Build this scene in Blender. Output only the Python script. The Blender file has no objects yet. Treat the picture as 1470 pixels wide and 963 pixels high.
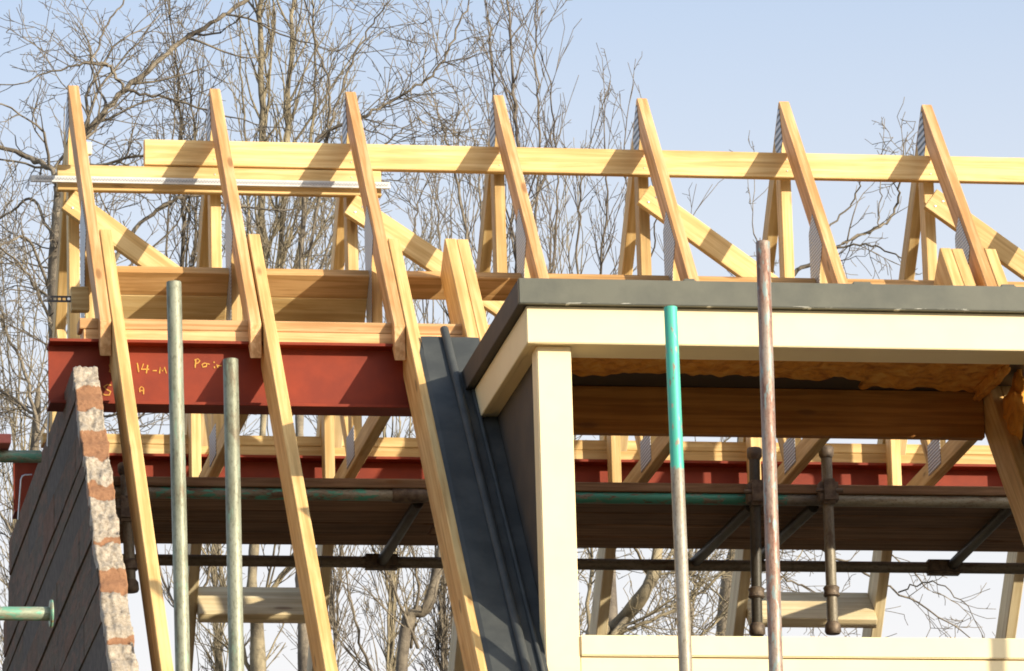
import bpy, bmesh, math, random
import numpy as np
from mathutils import Vector, Matrix, noise
random.seed(11)
R = math.radians
scene = bpy.context.scene
COL = scene.collection
V = Vector
H = 9.2                       # ridge height above the ground; coordinates below are measured from the ridge
# ------------------------------------------------------------------ camera frame
FPX = 8883.0
yaw, pitch, roll = R(9.704), R(14.953), R(-1.608)
T = math.tan(R(47.75)); PS, PC = math.sin(R(47.75)), math.cos(R(47.75))
cf = V((math.sin(yaw)*math.cos(pitch), math.cos(yaw)*math.cos(pitch), math.sin(pitch)))
cr0 = V((math.cos(yaw), -math.sin(yaw), 0)); cu0 = cr0.cross(cf)
cr = math.cos(roll)*cr0 + math.sin(roll)*cu0
cu = -math.sin(roll)*cr0 + math.cos(roll)*cu0
CP = V((-2.32394, -24.22948, -7.60007))
def at(x, y, Y):              # photo pixel -> point in the vertical plane at distance Y behind the ridge
    d = cf + (x-735)/FPX*cr - (y-481.5)/FPX*cu
    return CP + d*((Y-CP.y)/d.y)

# ------------------------------------------------------------------ materials
def newmat(name):
    m = bpy.data.materials.new(name); m.use_nodes = True
    nt = m.node_tree; b = nt.nodes['Principled BSDF']
    return m, nt, b
def N(nt, t, **k):
    n = nt.nodes.new(t)
    for a, v in k.items(): setattr(n, a, v)
    return n
def ramp(nt, stops, interp='LINEAR'):
    n = N(nt, 'ShaderNodeValToRGB'); cr_ = n.color_ramp; cr_.interpolation = interp
    while len(cr_.elements) < len(stops): cr_.elements.new(.5)
    for e, (p, c) in zip(cr_.elements, stops):
        e.position = p; e.color = (*c, 1) if len(c) == 3 else c
    return n
def coords(nt, scale=(1,1,1), rnd=True):
    tc = N(nt, 'ShaderNodeTexCoord'); mp = N(nt, 'ShaderNodeMapping')
    mp.inputs['Scale'].default_value = scale
    nt.links.new(tc.outputs['Object'], mp.inputs['Vector'])
    if rnd:
        oi = N(nt, 'ShaderNodeObjectInfo'); mu = N(nt, 'ShaderNodeMath', operation='MULTIPLY'); mu.inputs[1].default_value = 37.
        nt.links.new(oi.outputs['Random'], mu.inputs[0])
        nt.links.new(mu.outputs[0], mp.inputs['Location'])
        return mp, oi
    return mp, None
def noise_n(nt, vec, scale, detail=4, rough=.55, dist=0):
    n = N(nt, 'ShaderNodeTexNoise'); n.inputs['Scale'].default_value = scale
    n.inputs['Detail'].default_value = detail; n.inputs['Roughness'].default_value = rough
    n.inputs['Distortion'].default_value = dist
    nt.links.new(vec, n.inputs['Vector']); return n
def mix(nt, fac, a, b, mode='MIX'):
    n = N(nt, 'ShaderNodeMix', data_type='RGBA', blend_type=mode)
    for i, v in ((0, fac), (6, a), (7, b)):
        s = n.inputs[i]
        if isinstance(v, bpy.types.NodeSocket): nt.links.new(v, s)
        elif isinstance(v, (int, float)): s.default_value = v
        else: s.default_value = (*v, 1)
    return n.outputs[2]
def bump(nt, b, h, strength=.3, dist=.004):
    n = N(nt, 'ShaderNodeBump'); n.inputs['Strength'].default_value = strength; n.inputs['Distance'].default_value = dist
    nt.links.new(h, n.inputs['Height']); nt.links.new(n.outputs[0], b.inputs['Normal'])

def wood(name, light, dark, knot=(.20,.09,.03), rough=.62, var=.18):
    m, nt, b = newmat(name)
    mp, oi = coords(nt, (1.2, 30, 30))
    mp2, _ = coords(nt, (1., 1., 1.))
    g = noise_n(nt, mp.outputs[0], 1.6, 5, .6, .4)
    rg = ramp(nt, [(.30, tuple(x*.82 for x in dark)), (.44, dark), (.60, light)])
    nt.links.new(g.outputs['Fac'], rg.inputs[0])
    mp3, _ = coords(nt, (3.2, 11, 11))
    vo = N(nt, 'ShaderNodeTexVoronoi'); vo.inputs['Scale'].default_value = 1.0
    nt.links.new(mp3.outputs[0], vo.inputs['Vector'])
    kr = ramp(nt, [(.0, (1,1,1)), (.10, (.85,.85,.85)), (.16, (.12,.12,.12)), (.30, (0,0,0))])
    nt.links.new(vo.outputs['Distance'], kr.inputs[0])
    vs = N(nt, 'ShaderNodeSeparateColor'); nt.links.new(vo.outputs['Color'], vs.inputs[0])
    gt = N(nt, 'ShaderNodeMath', operation='GREATER_THAN'); gt.inputs[1].default_value = .38
    nt.links.new(vs.outputs[0], gt.inputs[0])
    km = N(nt, 'ShaderNodeMath', operation='MULTIPLY'); nt.links.new(kr.outputs[0], km.inputs[0]); nt.links.new(gt.outputs[0], km.inputs[1])
    k8 = N(nt, 'ShaderNodeMath', operation='MULTIPLY'); k8.inputs[1].default_value = .75; nt.links.new(km.outputs[0], k8.inputs[0])
    c = mix(nt, k8.outputs[0], rg.outputs[0], knot)
    # weather blotches
    bl = noise_n(nt, mp2.outputs[0], 3.5, 3)
    br = ramp(nt, [(.35, (.80,.76,.70)), (.62, (1.,1.,1.))]); nt.links.new(bl.outputs['Fac'], br.inputs[0])
    c = mix(nt, .7, c, br.outputs[0], 'MULTIPLY')
    hs = N(nt, 'ShaderNodeHueSaturation'); nt.links.new(c, hs.inputs['Color'])
    mr = N(nt, 'ShaderNodeMapRange'); mr.inputs[3].default_value = 1-var; mr.inputs[4].default_value = 1+var*.5
    nt.links.new(oi.outputs['Random'], mr.inputs[0]); nt.links.new(mr.outputs[0], hs.inputs['Value'])
    nt.links.new(hs.outputs[0], b.inputs['Base Color'])
    b.inputs['Roughness'].default_value = rough
    b.inputs['Specular IOR Level'].default_value = .25
    fine = noise_n(nt, mp.outputs[0], 7, 6, .7)
    bump(nt, b, fine.outputs['Fac'], .35, .003)
    return m
M = {}
M['pine'] = wood('pale_pine', (.84,.62,.29), (.70,.46,.18), var=.24)
M['pine_orange'] = wood('orange_pine', (.75,.46,.22), (.58,.31,.12), var=.22)
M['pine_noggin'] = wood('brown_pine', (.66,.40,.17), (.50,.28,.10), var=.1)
M['pine_pale'] = wood('cream_pine', (.82,.70,.44), (.72,.58,.33), var=.05)
M['pine_sister'] = wood('yellow_pine', (.80,.56,.24), (.67,.41,.15), var=.10)
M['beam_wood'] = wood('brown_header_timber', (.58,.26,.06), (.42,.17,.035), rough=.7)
M['plank'] = wood('weathered_plank', (.34,.21,.12), (.22,.13,.07), rough=.8, var=.35)

def plain(name, col, col2=None, scale=8, rough=.5, metal=0, bmp=.1, bscale=60, spec=.5, lo=.4, hi=.62):
    m, nt, b = newmat(name)
    mp, oi = coords(nt)
    if col2 is None: col2 = tuple(x*.86 for x in col)
    n = noise_n(nt, mp.outputs[0], scale, 6, .6)
    r_ = ramp(nt, [(lo, col2), (hi, col)]); nt.links.new(n.outputs['Fac'], r_.inputs[0])
    nt.links.new(r_.outputs[0], b.inputs['Base Color'])
    b.inputs['Roughness'].default_value = rough; b.inputs['Metallic'].default_value = metal
    b.inputs['Specular IOR Level'].default_value = spec
    n2 = noise_n(nt, mp.outputs[0], bscale, 4); bump(nt, b, n2.outputs['Fac'], bmp, .003)
    return m
M['cream'] = plain('cream_paint', (.88,.735,.44), (.85,.70,.41), 5, .45, 0, .04, 30)
def edge_mat():
    m, nt, b = newmat('grey_roof_edge_trim'); mp, _ = coords(nt, rnd=False)
    n = noise_n(nt, mp.outputs[0], 5, 6, .6); r_ = ramp(nt, [(.35, (.072,.075,.055)), (.6, (.108,.108,.076))]); nt.links.new(n.outputs['Fac'], r_.inputs[0])
    m2, _ = coords(nt, (5, 1, 60), rnd=False); n2 = noise_n(nt, m2.outputs[0], 1.6, 5, .7)
    tc = N(nt, 'ShaderNodeTexCoord'); sx = N(nt, 'ShaderNodeSeparateXYZ'); nt.links.new(tc.outputs['Object'], sx.inputs[0])
    lo = N(nt, 'ShaderNodeMapRange'); lo.inputs[1].default_value = .004; lo.inputs[2].default_value = .020; lo.inputs[3].default_value = .16; lo.inputs[4].default_value = -.3
    nt.links.new(sx.outputs[2], lo.inputs[0])
    ad = N(nt, 'ShaderNodeMath', operation='ADD'); nt.links.new(n2.outputs['Fac'], ad.inputs[0]); nt.links.new(lo.outputs[0], ad.inputs[1])
    k = ramp(nt, [(.74, (0,0,0)), (.77, (.8,.8,.8))]); nt.links.new(ad.outputs[0], k.inputs[0])
    c = mix(nt, k.outputs[0], r_.outputs[0], (.6,.58,.48)); nt.links.new(c, b.inputs['Base Color'])
    b.inputs['Roughness'].default_value = .5; bump(nt, b, n.outputs['Fac'], .15, .01); return m
M['grey_edge'] = edge_mat()
M['cheek'] = plain('dark_cheek_sheet', (.070,.056,.040), (.052,.044,.034), 6, .7, 0, .2, 40)
M['lead'] = plain('blue_grey_lead', (.072,.076,.070), (.05,.054,.052), 7, .6, .0, .15, 25, spec=.3)
M['oxide'] = plain('red_oxide_primer', (.245,.032,.008), (.19,.024,.007), 6, .6, 0, .06, 80, spec=.3)
M['chalk'] = plain('yellow_chalk', (.68,.37,.07), (.5,.24,.05), 60, .9)
M['nailplate_c'] = plain('galvanised_plate', (.50,.52,.54), (.32,.34,.36), 60, .45, .35, .1)
M['nail'] = plain('nail_head', (.75,.75,.72), None, 60, .35, .6)
M['black'] = plain('black_steel_strap', (.045,.04,.04), None, 30, .5, .3)
M['pink'] = plain('faded_red_board', (.72,.20,.15), (.6,.16,.11), 20, .7)
M['white_block'] = plain('pale_offcut', (.80,.72,.52), None, 20, .7)
M['wire'] = plain('galvanised_wire', (.6,.6,.58), None, 60, .35, .8)
M['collar'] = plain('rusty_coupler', (.20,.15,.10), (.10,.075,.055), 40, .6, .4, .3, 90)

def foam_mat():
    m, nt, b = newmat('spray_foam'); mp, _ = coords(nt)
    n = noise_n(nt, mp.outputs[0], 14, 6, .65, .6)
    r_ = ramp(nt, [(.3, (.46,.15,.015)), (.5, (.80,.33,.04)), (.7, (.92,.50,.11))])
    nt.links.new(n.outputs['Fac'], r_.inputs[0]); nt.links.new(r_.outputs[0], b.inputs['Base Color'])
    b.inputs['Roughness'].default_value = .8; bump(nt, b, n.outputs['Fac'], .8, .02)
    return m
M['foam'] = foam_mat()

def slotplate(sc_=22, c0=(.26,.27,.28), c1=(.56,.58,.59)):
    m, nt, b = newmat('nail_plate_slots'); mp, _ = coords(nt, rnd=False)
    w = N(nt, 'ShaderNodeTexWave', wave_type='BANDS', bands_direction='Z'); w.inputs['Scale'].default_value = sc_
    nt.links.new(mp.outputs[0], w.inputs['Vector'])
    r_ = ramp(nt, [(.3, c0), (.65, c1)]); nt.links.new(w.outputs['Fac'], r_.inputs[0])
    nt.links.new(r_.outputs[0], b.inputs['Base Color']); b.inputs['Metallic'].default_value = .3; b.inputs['Roughness'].default_value = .45
    bump(nt, b, w.outputs['Fac'], .6, .003)
    return m
M['nailplate'] = slotplate()
M['apexplate'] = slotplate(11, (.07,.08,.09), (.50,.53,.56))

def tube_mat(name, base, alt, rust, paint=None, start=None, end=None, patch=0., rustamt=.6):
    """galvanised scaffold tube: alt blotches, rust streaks, optional paint between two lengths along the tube"""
    m, nt, b = newmat(name); mp, oi = coords(nt, (2.0, 9, 9))
    n = noise_n(nt, mp.outputs[0], 2.2, 7, .65, .5)
    r_ = ramp(nt, [(.36, rust), (.36+.12*rustamt, alt), (.6, base)]); nt.links.new(n.outputs['Fac'], r_.inputs[0])
    mpf, _ = coords(nt, (30, 60, 60)); sp = noise_n(nt, mpf.outputs[0], 2, 4, .7)
    spr = ramp(nt, [(.30, (.45,.40,.33)), (.5, (1,1,1))]); nt.links.new(sp.outputs['Fac'], spr.inputs[0])
    c = mix(nt, .8, r_.outputs[0], spr.outputs[0], 'MULTIPLY')
    if paint:
        tc = N(nt, 'ShaderNodeTexCoord'); sx = N(nt, 'ShaderNodeSeparateXYZ'); nt.links.new(tc.outputs['Object'], sx.inputs[0])
        mp4, _ = coords(nt, (6, 20, 20)); n4 = noise_n(nt, mp4.outputs[0], 3, 5)
        ad = N(nt, 'ShaderNodeMath', operation='MULTIPLY_ADD'); ad.inputs[1].default_value = .05; nt.links.new(n4.outputs['Fac'], ad.inputs[0]); nt.links.new(sx.outputs[0], ad.inputs[2])
        g1 = N(nt, 'ShaderNodeMath', operation='GREATER_THAN'); g1.inputs[1].default_value = start; nt.links.new(ad.outputs[0], g1.inputs[0])
        g2 = N(nt, 'ShaderNodeMath', operation='LESS_THAN'); g2.inputs[1].default_value = end; nt.links.new(ad.outputs[0], g2.inputs[0])
        mm = N(nt, 'ShaderNodeMath', operation='MULTIPLY'); nt.links.new(g1.outputs[0], mm.inputs[0]); nt.links.new(g2.outputs[0], mm.inputs[1])
        ch = ramp(nt, [(.36, (0,0,0)), (.42, (1,1,1))]) if patch == 0 else ramp(nt, [(patch, (0,0,0)), (patch+.06, (1,1,1))])
        nt.links.new(n4.outputs['Fac'], ch.inputs[0])
        m2 = N(nt, 'ShaderNodeMath', operation='MULTIPLY'); nt.links.new(mm.outputs[0], m2.inputs[0]); nt.links.new(ch.outputs[0], m2.inputs[1])
        c = mix(nt, m2.outputs[0], c, paint)
    nt.links.new(c, b.inputs['Base Color']); b.inputs['Metallic'].default_value = .25
    b.inputs['Roughness'].default_value = .5; b.inputs['Specular IOR Level'].default_value = .4
    bump(nt, b, sp.outputs['Fac'], .25, .002)
    return m

def brick_mat():
    m, nt, b = newmat('dark_brickwork'); mp, _ = coords(nt, rnd=False)
    at_ = N(nt, 'ShaderNodeAttribute', attribute_name='tone'); n = noise_n(nt, mp.outputs[0], 22, 6, .7)
    r_ = ramp(nt, [(0, (.13,.095,.062)), (.45, (.15,.11,.07)), (.7, (.11,.088,.06)), (.9, (.17,.095,.05)), (1, (.19,.09,.045))])
    nt.links.new(at_.outputs['Fac'], r_.inputs[0])
    r2 = ramp(nt, [(.3, (.55,.55,.55)), (.65, (1.1,1.08,1.05))]); nt.links.new(n.outputs['Fac'], r2.inputs[0])
    c = mix(nt, 1., r_.outputs[0], r2.outputs[0], 'MULTIPLY')
    mq, _ = coords(nt, (1, 2.2, 9), rnd=False); q = noise_n(nt, mq.outputs[0], 2.4, 7, .72, .6)
    qr = ramp(nt, [(.49, (0,0,0)), (.58, (.85,.85,.85))]); nt.links.new(q.outputs['Fac'], qr.inputs[0])
    c = mix(nt, qr.outputs[0], c, (.19,.10,.06))
    q3 = noise_n(nt, mq.outputs[0], 6.5, 8, .8, 1.2); qr3 = ramp(nt, [(.60, (0,0,0)), (.66, (.8,.8,.8))]); nt.links.new(q3.outputs['Fac'], qr3.inputs[0])
    c = mix(nt, qr3.outputs[0], c, (.24,.19,.14))
    mq2, _ = coords(nt, (3, 1.5, 6), rnd=False); q2 = noise_n(nt, mq2.outputs[0], 3.1, 6, .7, .3)
    qr2 = ramp(nt, [(.30, (1,1,1)), (.40, (0,0,0))]); nt.links.new(q2.outputs['Fac'], qr2.inputs[0])
    c = mix(nt, qr2.outputs[0], c, (.045,.04,.035)); nt.links.new(c, b.inputs['Base Color'])
    b.inputs['Roughness'].default_value = .9; bump(nt, b, q.outputs['Fac'], .9, .02); return m
M['brick'] = brick_mat()
M['joint'] = plain('grey_brown_mortar', (.12,.095,.07), (.07,.055,.042), 30, .95, 0, .6, 60)
def rake_mat():
    m, nt, b = newmat('smeared_mortar_over_brick'); mp, _ = coords(nt, rnd=False)
    at_ = N(nt, 'ShaderNodeAttribute', attribute_name='tone')
    n = noise_n(nt, mp.outputs[0], 13, 5, .6, .3)
    ad = N(nt, 'ShaderNodeMath', operation='MULTIPLY_ADD'); ad.inputs[1].default_value = 1.4
    nt.links.new(n.outputs['Fac'], ad.inputs[0]); nt.links.new(at_.outputs['Fac'], ad.inputs[2])
    msk = ramp(nt, [(.86, (0,0,0)), (1.0, (1,1,1))]); nt.links.new(ad.outputs[0], msk.inputs[0])
    n2 = noise_n(nt, mp.outputs[0], 70, 6, .75)
    mo = ramp(nt, [(.30, (.22,.165,.11)), (.48, (.42,.345,.25)), (.72, (.62,.55,.43))]); nt.links.new(n2.outputs['Fac'], mo.inputs[0])
    bc = ramp(nt, [(.3, (.26,.115,.048)), (.7, (.40,.20,.09))]); nt.links.new(n2.outputs['Fac'], bc.inputs[0])
    c = mix(nt, msk.outputs[0], mo.outputs[0], bc.outputs[0]); nt.links.new(c, b.inputs['Base Color'])
    b.inputs['Roughness'].default_value = .6; bump(nt, b, n2.outputs['Fac'], .8, .010); return m
M['rake'] = rake_mat()
def bark(name, a, b_, sc=14):
    m, nt, b = newmat(name); mp, _ = coords(nt, rnd=False)
    n = noise_n(nt, mp.outputs[0], sc, 6, .7); r_ = ramp(nt, [(.38, a), (.62, b_)])
    nt.links.new(n.outputs['Fac'], r_.inputs[0]); nt.links.new(r_.outputs[0], b.inputs['Base Color'])
    b.inputs['Roughness'].default_value = .85; bump(nt, b, n.outputs['Fac'], .8, .02); return m
M['bark'] = bark('grey_brown_bark', (.10,.08,.058), (.26,.215,.15), 7)
M['bark_light'] = bark('lichen_yellow_bark', (.11,.09,.06), (.34,.28,.17), 5)
M['bark_dark'] = bark('dark_bark', (.08,.062,.048), (.20,.165,.12), 7)
M['ground'] = plain('trodden_earth', (.17,.13,.08), (.10,.09,.05), .7, .95, 0, .5, 12)
M['house_brick'] = None
def house_brick():
    m, nt, b = newmat('house_brick'); tc = N(nt, 'ShaderNodeTexCoord')
    br = N(nt, 'ShaderNodeTexBrick'); br.inputs['Scale'].default_value = 1.
    br.inputs['Brick Width'].default_value = .225; br.inputs['Row Height'].default_value = .075; br.inputs['Mortar Size'].default_value = .006
    br.inputs['Color1'].default_value = (.30,.12,.07,1); br.inputs['Color2'].default_value = (.22,.09,.06,1); br.inputs['Mortar'].default_value = (.4,.37,.32,1)
    mp = N(nt, 'ShaderNodeMapping'); mp.inputs['Rotation'].default_value = (R(90), 0, 0)
    nt.links.new(tc.outputs['Object'], mp.inputs[0]); nt.links.new(mp.outputs[0], br.inputs['Vector'])
    nt.links.new(br.outputs['Color'], b.inputs['Base Color']); b.inputs['Roughness'].default_value = .9; return m
M['house_brick'] = house_brick()

# ------------------------------------------------------------------ object helpers
def tag(o, label=None, cat=None, group=None, kind=None):
    if label: o['label'] = label
    if cat: o['category'] = cat
    if group: o['group'] = group
    if kind: o['kind'] = kind
    return o
def thing(name, label, cat, base, group=None):
    o = bpy.data.objects.new(name, None); COL.objects.link(o); o.location = base; o.empty_display_size = .1
    return tag(o, label, cat, group)
def link(name, me, mat, parent=None, mw=None):
    o = bpy.data.objects.new(name, me); COL.objects.link(o)
    if mat is not None: me.materials.append(mat)
    mw = mw or Matrix.Identity(4)
    if parent is not None:
        o.parent = parent
        o.matrix_basis = Matrix.Translation(-world_of(parent)) @ mw
    else: o.matrix_basis = mw
    return o
def world_of(o):
    p = V((0,0,0))
    # only un-rotated empties or un-rotated meshes are used as parents of placed parts
    while o is not None:
        p = p + o.location; o = o.parent
    return p
def bm_mesh(name, bm, smooth=False):
    me = bpy.data.meshes.new(name); bm.normal_update(); bm.to_mesh(me); bm.free()
    if smooth:
        for p in me.polygons: p.use_smooth = True
    return me
def timber(name, p0, p1, w, d, ddir, mat, parent=None, k0=0., k1=0., bev=.003, bow=.0):
    """board whose top centre line runs p0->p1; d deep towards ddir; k shears the end cuts"""
    p0, p1 = V(p0), V(p1); L = p1-p0; ln = L.length; L.normalize()
    D = V(ddir); D = (D - L*D.dot(L)).normalized(); W = L.cross(D)
    bm = bmesh.new(); n = max(1, int(ln/.4)); rows = []
    for i in range(n+1):
        t = i/n; row = []
        off = bow*math.sin(math.pi*t)
        for (yy, dd) in ((-w/2, 0), (w/2, 0), (w/2, d), (-w/2, d)):
            x = t*ln + (k0*dd*(1-t) + k1*dd*t)
            row.append(bm.verts.new((x, yy+off, -dd)))
        rows.append(row)
    for a, b in zip(rows, rows[1:]):
        for j in range(4): bm.faces.new((a[j], a[(j+1) % 4], b[(j+1) % 4], b[j]))
    bm.faces.new(rows[0][::-1]); bm.faces.new(rows[-1])
    bmesh.ops.recalc_face_normals(bm, faces=bm.faces)
    if bev:
        es = [e for e in bm.edges if len(e.link_faces) == 2 and e.calc_face_angle(0) > .5]
        bmesh.ops.bevel(bm, geom=es, offset=bev, segments=1, affect='EDGES')
    me = bm_mesh(name, bm)
    mw = Matrix.Translation(p0) @ Matrix((L, W, -D)).transposed().to_4x4()
    return link(name, me, mat, parent, mw)
def tube(name, p0, p1, r, mat, parent=None, seg=20, hollow=True, profile=None):
    p0, p1 = V(p0), V(p1); L = p1-p0; ln = L.length; L.normalize()
    up = V((0,1,0)) if abs(L.y) < .8 else V((0,0,1)); D = (up - L*up.dot(L)).normalized(); W = L.cross(D)
    prof = profile or ([(0, r), (ln, r)])
    if hollow and not profile: prof = [(.02, r*.84), (0, r*.84), (0, r*.97), (.002, r), (ln-.002, r), (ln, r*.97), (ln, r*.84), (ln-.05, r*.84)]
    bm = bmesh.new(); rings = []
    for x, rr in prof:
        rings.append([bm.verts.new((x, rr*math.cos(2*math.pi*i/seg), rr*math.sin(2*math.pi*i/seg))) for i in range(seg)])
    for a, b in zip(rings, rings[1:]):
        for i in range(seg): bm.faces.new((a[i], b[i], b[(i+1) % seg], a[(i+1) % seg]))
    bm.faces.new(rings[0]); bm.faces.new(rings[-1][::-1])
    bmesh.ops.recalc_face_normals(bm, faces=bm.faces)
    me = bm_mesh(name, bm)
    for p in me.polygons: p.use_smooth = len(p.vertices) == 4
    try: me.set_sharp_from_angle(angle=R(40))
    except Exception: pass
    mw = Matrix.Translation(p0) @ Matrix((L, W, L.cross(W))).transposed().to_4x4()
    return link(name, me, mat, parent, mw)
def boxes(name, bx, mat, parent=None, bev=.003, org=None):
    """axis aligned boxes (x0,x1,y0,y1,z0,z1) in one mesh"""
    org = V(org) if org else V((bx[0][0], bx[0][2], bx[0][4]))
    bm = bmesh.new()
    for x0, x1, y0, y1, z0, z1 in bx:
        vs = [bm.verts.new(V((x, y, z))-org) for x in (x0, x1) for y in (y0, y1) for z in (z0, z1)]
        for f in ((0,1,3,2), (4,6,7,5), (0,4,5,1), (2,3,7,6), (0,2,6,4), (1,5,7,3)): bm.faces.new([vs[i] for i in f])
    bmesh.ops.recalc_face_normals(bm, faces=bm.faces)
    if bev: bmesh.ops.bevel(bm, geom=list(bm.edges), offset=bev, segments=2, affect='EDGES')
    return link(name, bm_mesh(name, bm), mat, parent, Matrix.Translation(org))
def prism(name, pts, thick, mat, parent=None, org=None, bev=0):
    """polygon pts (3D, planar) extruded by vector thick"""
    org = V(org) if org is not None else V(pts[0]); th = V(thick)
    bm = bmesh.new(); a = [bm.verts.new(V(p)-org) for p in pts]; b = [bm.verts.new(V(p)-org+th) for p in pts]
    n = len(pts); bm.faces.new(a); bm.faces.new(b[::-1])
    for i in range(n): bm.faces.new((a[i], b[i], b[(i+1) % n], a[(i+1) % n]))
    bmesh.ops.recalc_face_normals(bm, faces=bm.faces)
    if bev: bmesh.ops.bevel(bm, geom=list(bm.edges), offset=bev, segments=1, affect='EDGES')
    return link(name, bm_mesh(name, bm), mat, parent, Matrix.Translation(org))
def copy_tree(o, parent=None):
    c = o.copy(); COL.objects.link(c)
    if parent is not None: c.parent = parent
    for ch in list(o.children): copy_tree(ch, c)
    return c
def rf(X, Y, off=0):          # point on the front roof plane (off = height normal to the slope)
    return V((X, Y-PS*off, T*Y+PC*off))
def rb(X, Y, off=0):          # rear roof plane
    return V((X, Y+PS*off, -T*Y+PC*off))
LF, DF = V((0,-PC,-PS)), V((0,PS,-PC))
LB, DB = V((0,PC,-PS)), V((0,-PS,-PC))

# ------------------------------------------------------------------ roof trusses
TX = [.021, .005+.6, 1.17, 1.789, 2.396, 3.001, 3.613, 4.215]
ww = .045
def nplate(name, y0, z0, pts, parent, x, mk='nailplate'):
    return prism(name, [V((x, a, b)) for a, b in pts], (-.0018, 0, 0), M[mk], parent)
t = thing('roof_truss', '', 'roof truss', (0, 0, -1.60), 'open pine roof trusses in a row')
timber('front_rafter', rf(0, 0), rf(0, -1.205), ww, .097, DF, M['pine_orange'], t, T, T)
timber('rear_rafter', rb(0, .0005), rb(0, 1.205), ww, .097, DB, M['pine'], t, T, T)
timber('king_post', (0, .025, -.14), (0, .025, -1.50), ww, .09, (0,1,0), M['pine'], t)
timber('front_post', (0, -.62, -.83), (0, -.62, -1.50), ww-.002, .09, (0,1,0), M['pine'], t)
timber('rear_post', (0, .84, -1.10), (0, .84, -1.56), ww-.002, .09, (0,1,0), M['pine'], t)
timber('ceiling_tie', (0, -.98, -1.503), (0, .835, -1.503), ww, .085, (0,0,-1), M['pine'], t)
timber('web', (0, .12, -1.50), (0, .62, -.87), ww-.004, .07, (0,.6,-.5), M['pine'], t)
xl = -ww/2-.0008
nplate('nail_plate', 0, 0, [(-.012,-.035), (.012,-.035), (.095,-.15), (.07,-.235), (-.02,-.235), (-.05,-.19)], t, xl, 'apexplate')
nplate('nail_plate', 0, 0, [(-.72,-.83), (-.56,-.655), (-.485,-.72), (-.49,-1.20), (-.62,-1.20), (-.655,-.93)], t, xl)
nplate('nail_plate', 0, 0, [(-.06,-1.44), (.16,-1.44), (.16,-1.57), (-.06,-1.57)], t, xl)
proto_truss = t
tl = ['leftmost pine truss, standing beside the broken top of the brick gable wall',
      'second pine truss from the left, behind the leftmost pair of scaffold poles',
      'third pine truss from the left, its heel ending beside the grey flashing',
      'pine truss just left of the dormer roof corner, fourth from the left',
      'pine truss rising behind the turquoise topped pole, fifth from the left',
      'pine truss directly right of the tall rust streaked pole, above the cream fascia',
      'rightmost full pine truss with a doubled rafter end beside its foot',
      'pine truss cut off by the right photo edge, only its rear side in view']
for i, X in enumerate(TX):
    o = t if i == 0 else copy_tree(proto_truss)
    o.location = (X, 0, -1.60); o['label'] = tl[i]

# sister rafters on the front slope (deep, run on past the eaves)
def long_rafter(name, X, Y0, Y1, label, front=True, w=.047, d=.182, mat='pine_sister', group=None, k0=0., off=.002):
    p = rf if front else rb
    o = timber(name, p(X, Y0, off), p(X, Y1, off), w, d, DF if front else DB, M[mat], None, k0, T)
    return tag(o, label, 'rafter', group)
g = 'long deep rafters running down the front slope'
long_rafter('rafter', TX[0]+.049, -.755, -3.72, 'long yellow rafter running down past the mortared brick wall', group=g)
long_rafter('rafter', TX[1]+.055, -.765, -3.72, 'long yellow rafter crossing the red beam just right of the short scaffold pole', group=g)
long_rafter('rafter', TX[2]+.049, -.775, -3.72, 'long yellow rafter running down along the left edge of the dark flashing', group=g, d=.2)
long_rafter('rafter', 1.449, -.77, -2.60, 'doubled rafter, left timber of the pair beside the dormer corner', group='doubled trimmer rafters left of the dormer')
long_rafter('rafter', 1.497, -.772, -2.60, 'doubled rafter, right timber of the pair beside the dormer corner', group='doubled trimmer rafters left of the dormer')
long_rafter('rafter', 3.474, -.771, -2.60, 'doubled rafter at right seen inside the dormer, left timber of its pair', group='doubled trimmer rafters at the right of the dormer')
long_rafter('rafter', 3.522, -.773, -2.60, 'doubled rafter at right, right timber of the pair above the grey roof edge', group='doubled trimmer rafters at the right of the dormer')
long_rafter('rafter', TX[6]+.047, -.771, -3.72, 'rafter stub fixed on the right of the rightmost truss foot', group=g)
g = 'rear slope rafters seen below the scaffold deck'
rl = [None, 'rear rafter behind the leftmost scaffold pole, left end of the left cream noggin',
      'rear rafter under the deck at the right end of the left cream noggin',
      'rear rafter under the deck behind the long front rafter left of the flashing',
      'rear rafter under the deck close to the cream dormer post',
      'rear rafter under the deck, directly left of the dark standard tube',
      'rear rafter under the deck at the right end of the right cream noggin',
      'rear rafter under the deck at the right photo edge']
for i in range(1, 8):
    long_rafter('rear_rafter_timber', TX[i]+.046, .80, 3.72, rl[i], front=False, d=.16, group=g, mat='pine_pale')
def purlin_noggin(name, x0, x1, Y, d, label, front=True, off=-.2, mat='pine', w=.045):
    p = rf if front else rb
    o = timber(name, p(x0, Y, off), p(x1, Y, off), w, d, DF if front else DB, M[mat])
    return tag(o, label, 'noggin', 'noggins between the rafters')
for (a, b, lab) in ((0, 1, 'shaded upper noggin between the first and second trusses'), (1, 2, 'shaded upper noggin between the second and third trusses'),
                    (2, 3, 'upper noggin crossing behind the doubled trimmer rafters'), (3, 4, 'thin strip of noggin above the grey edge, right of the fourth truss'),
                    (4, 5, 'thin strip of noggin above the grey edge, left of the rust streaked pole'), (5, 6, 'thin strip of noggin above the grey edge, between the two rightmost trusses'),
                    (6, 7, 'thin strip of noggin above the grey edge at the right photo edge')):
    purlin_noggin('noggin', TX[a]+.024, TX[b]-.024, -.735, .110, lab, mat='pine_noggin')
for (a, b, lab) in ((0, 1, 'lower inner noggin board between the first and second trusses'), (1, 2, 'lower inner noggin board between the second and third trusses')):
    purlin_noggin('noggin', TX[a]+.024, TX[b]-.024, -.735, .115, lab, off=-.31, mat='pine')
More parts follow.
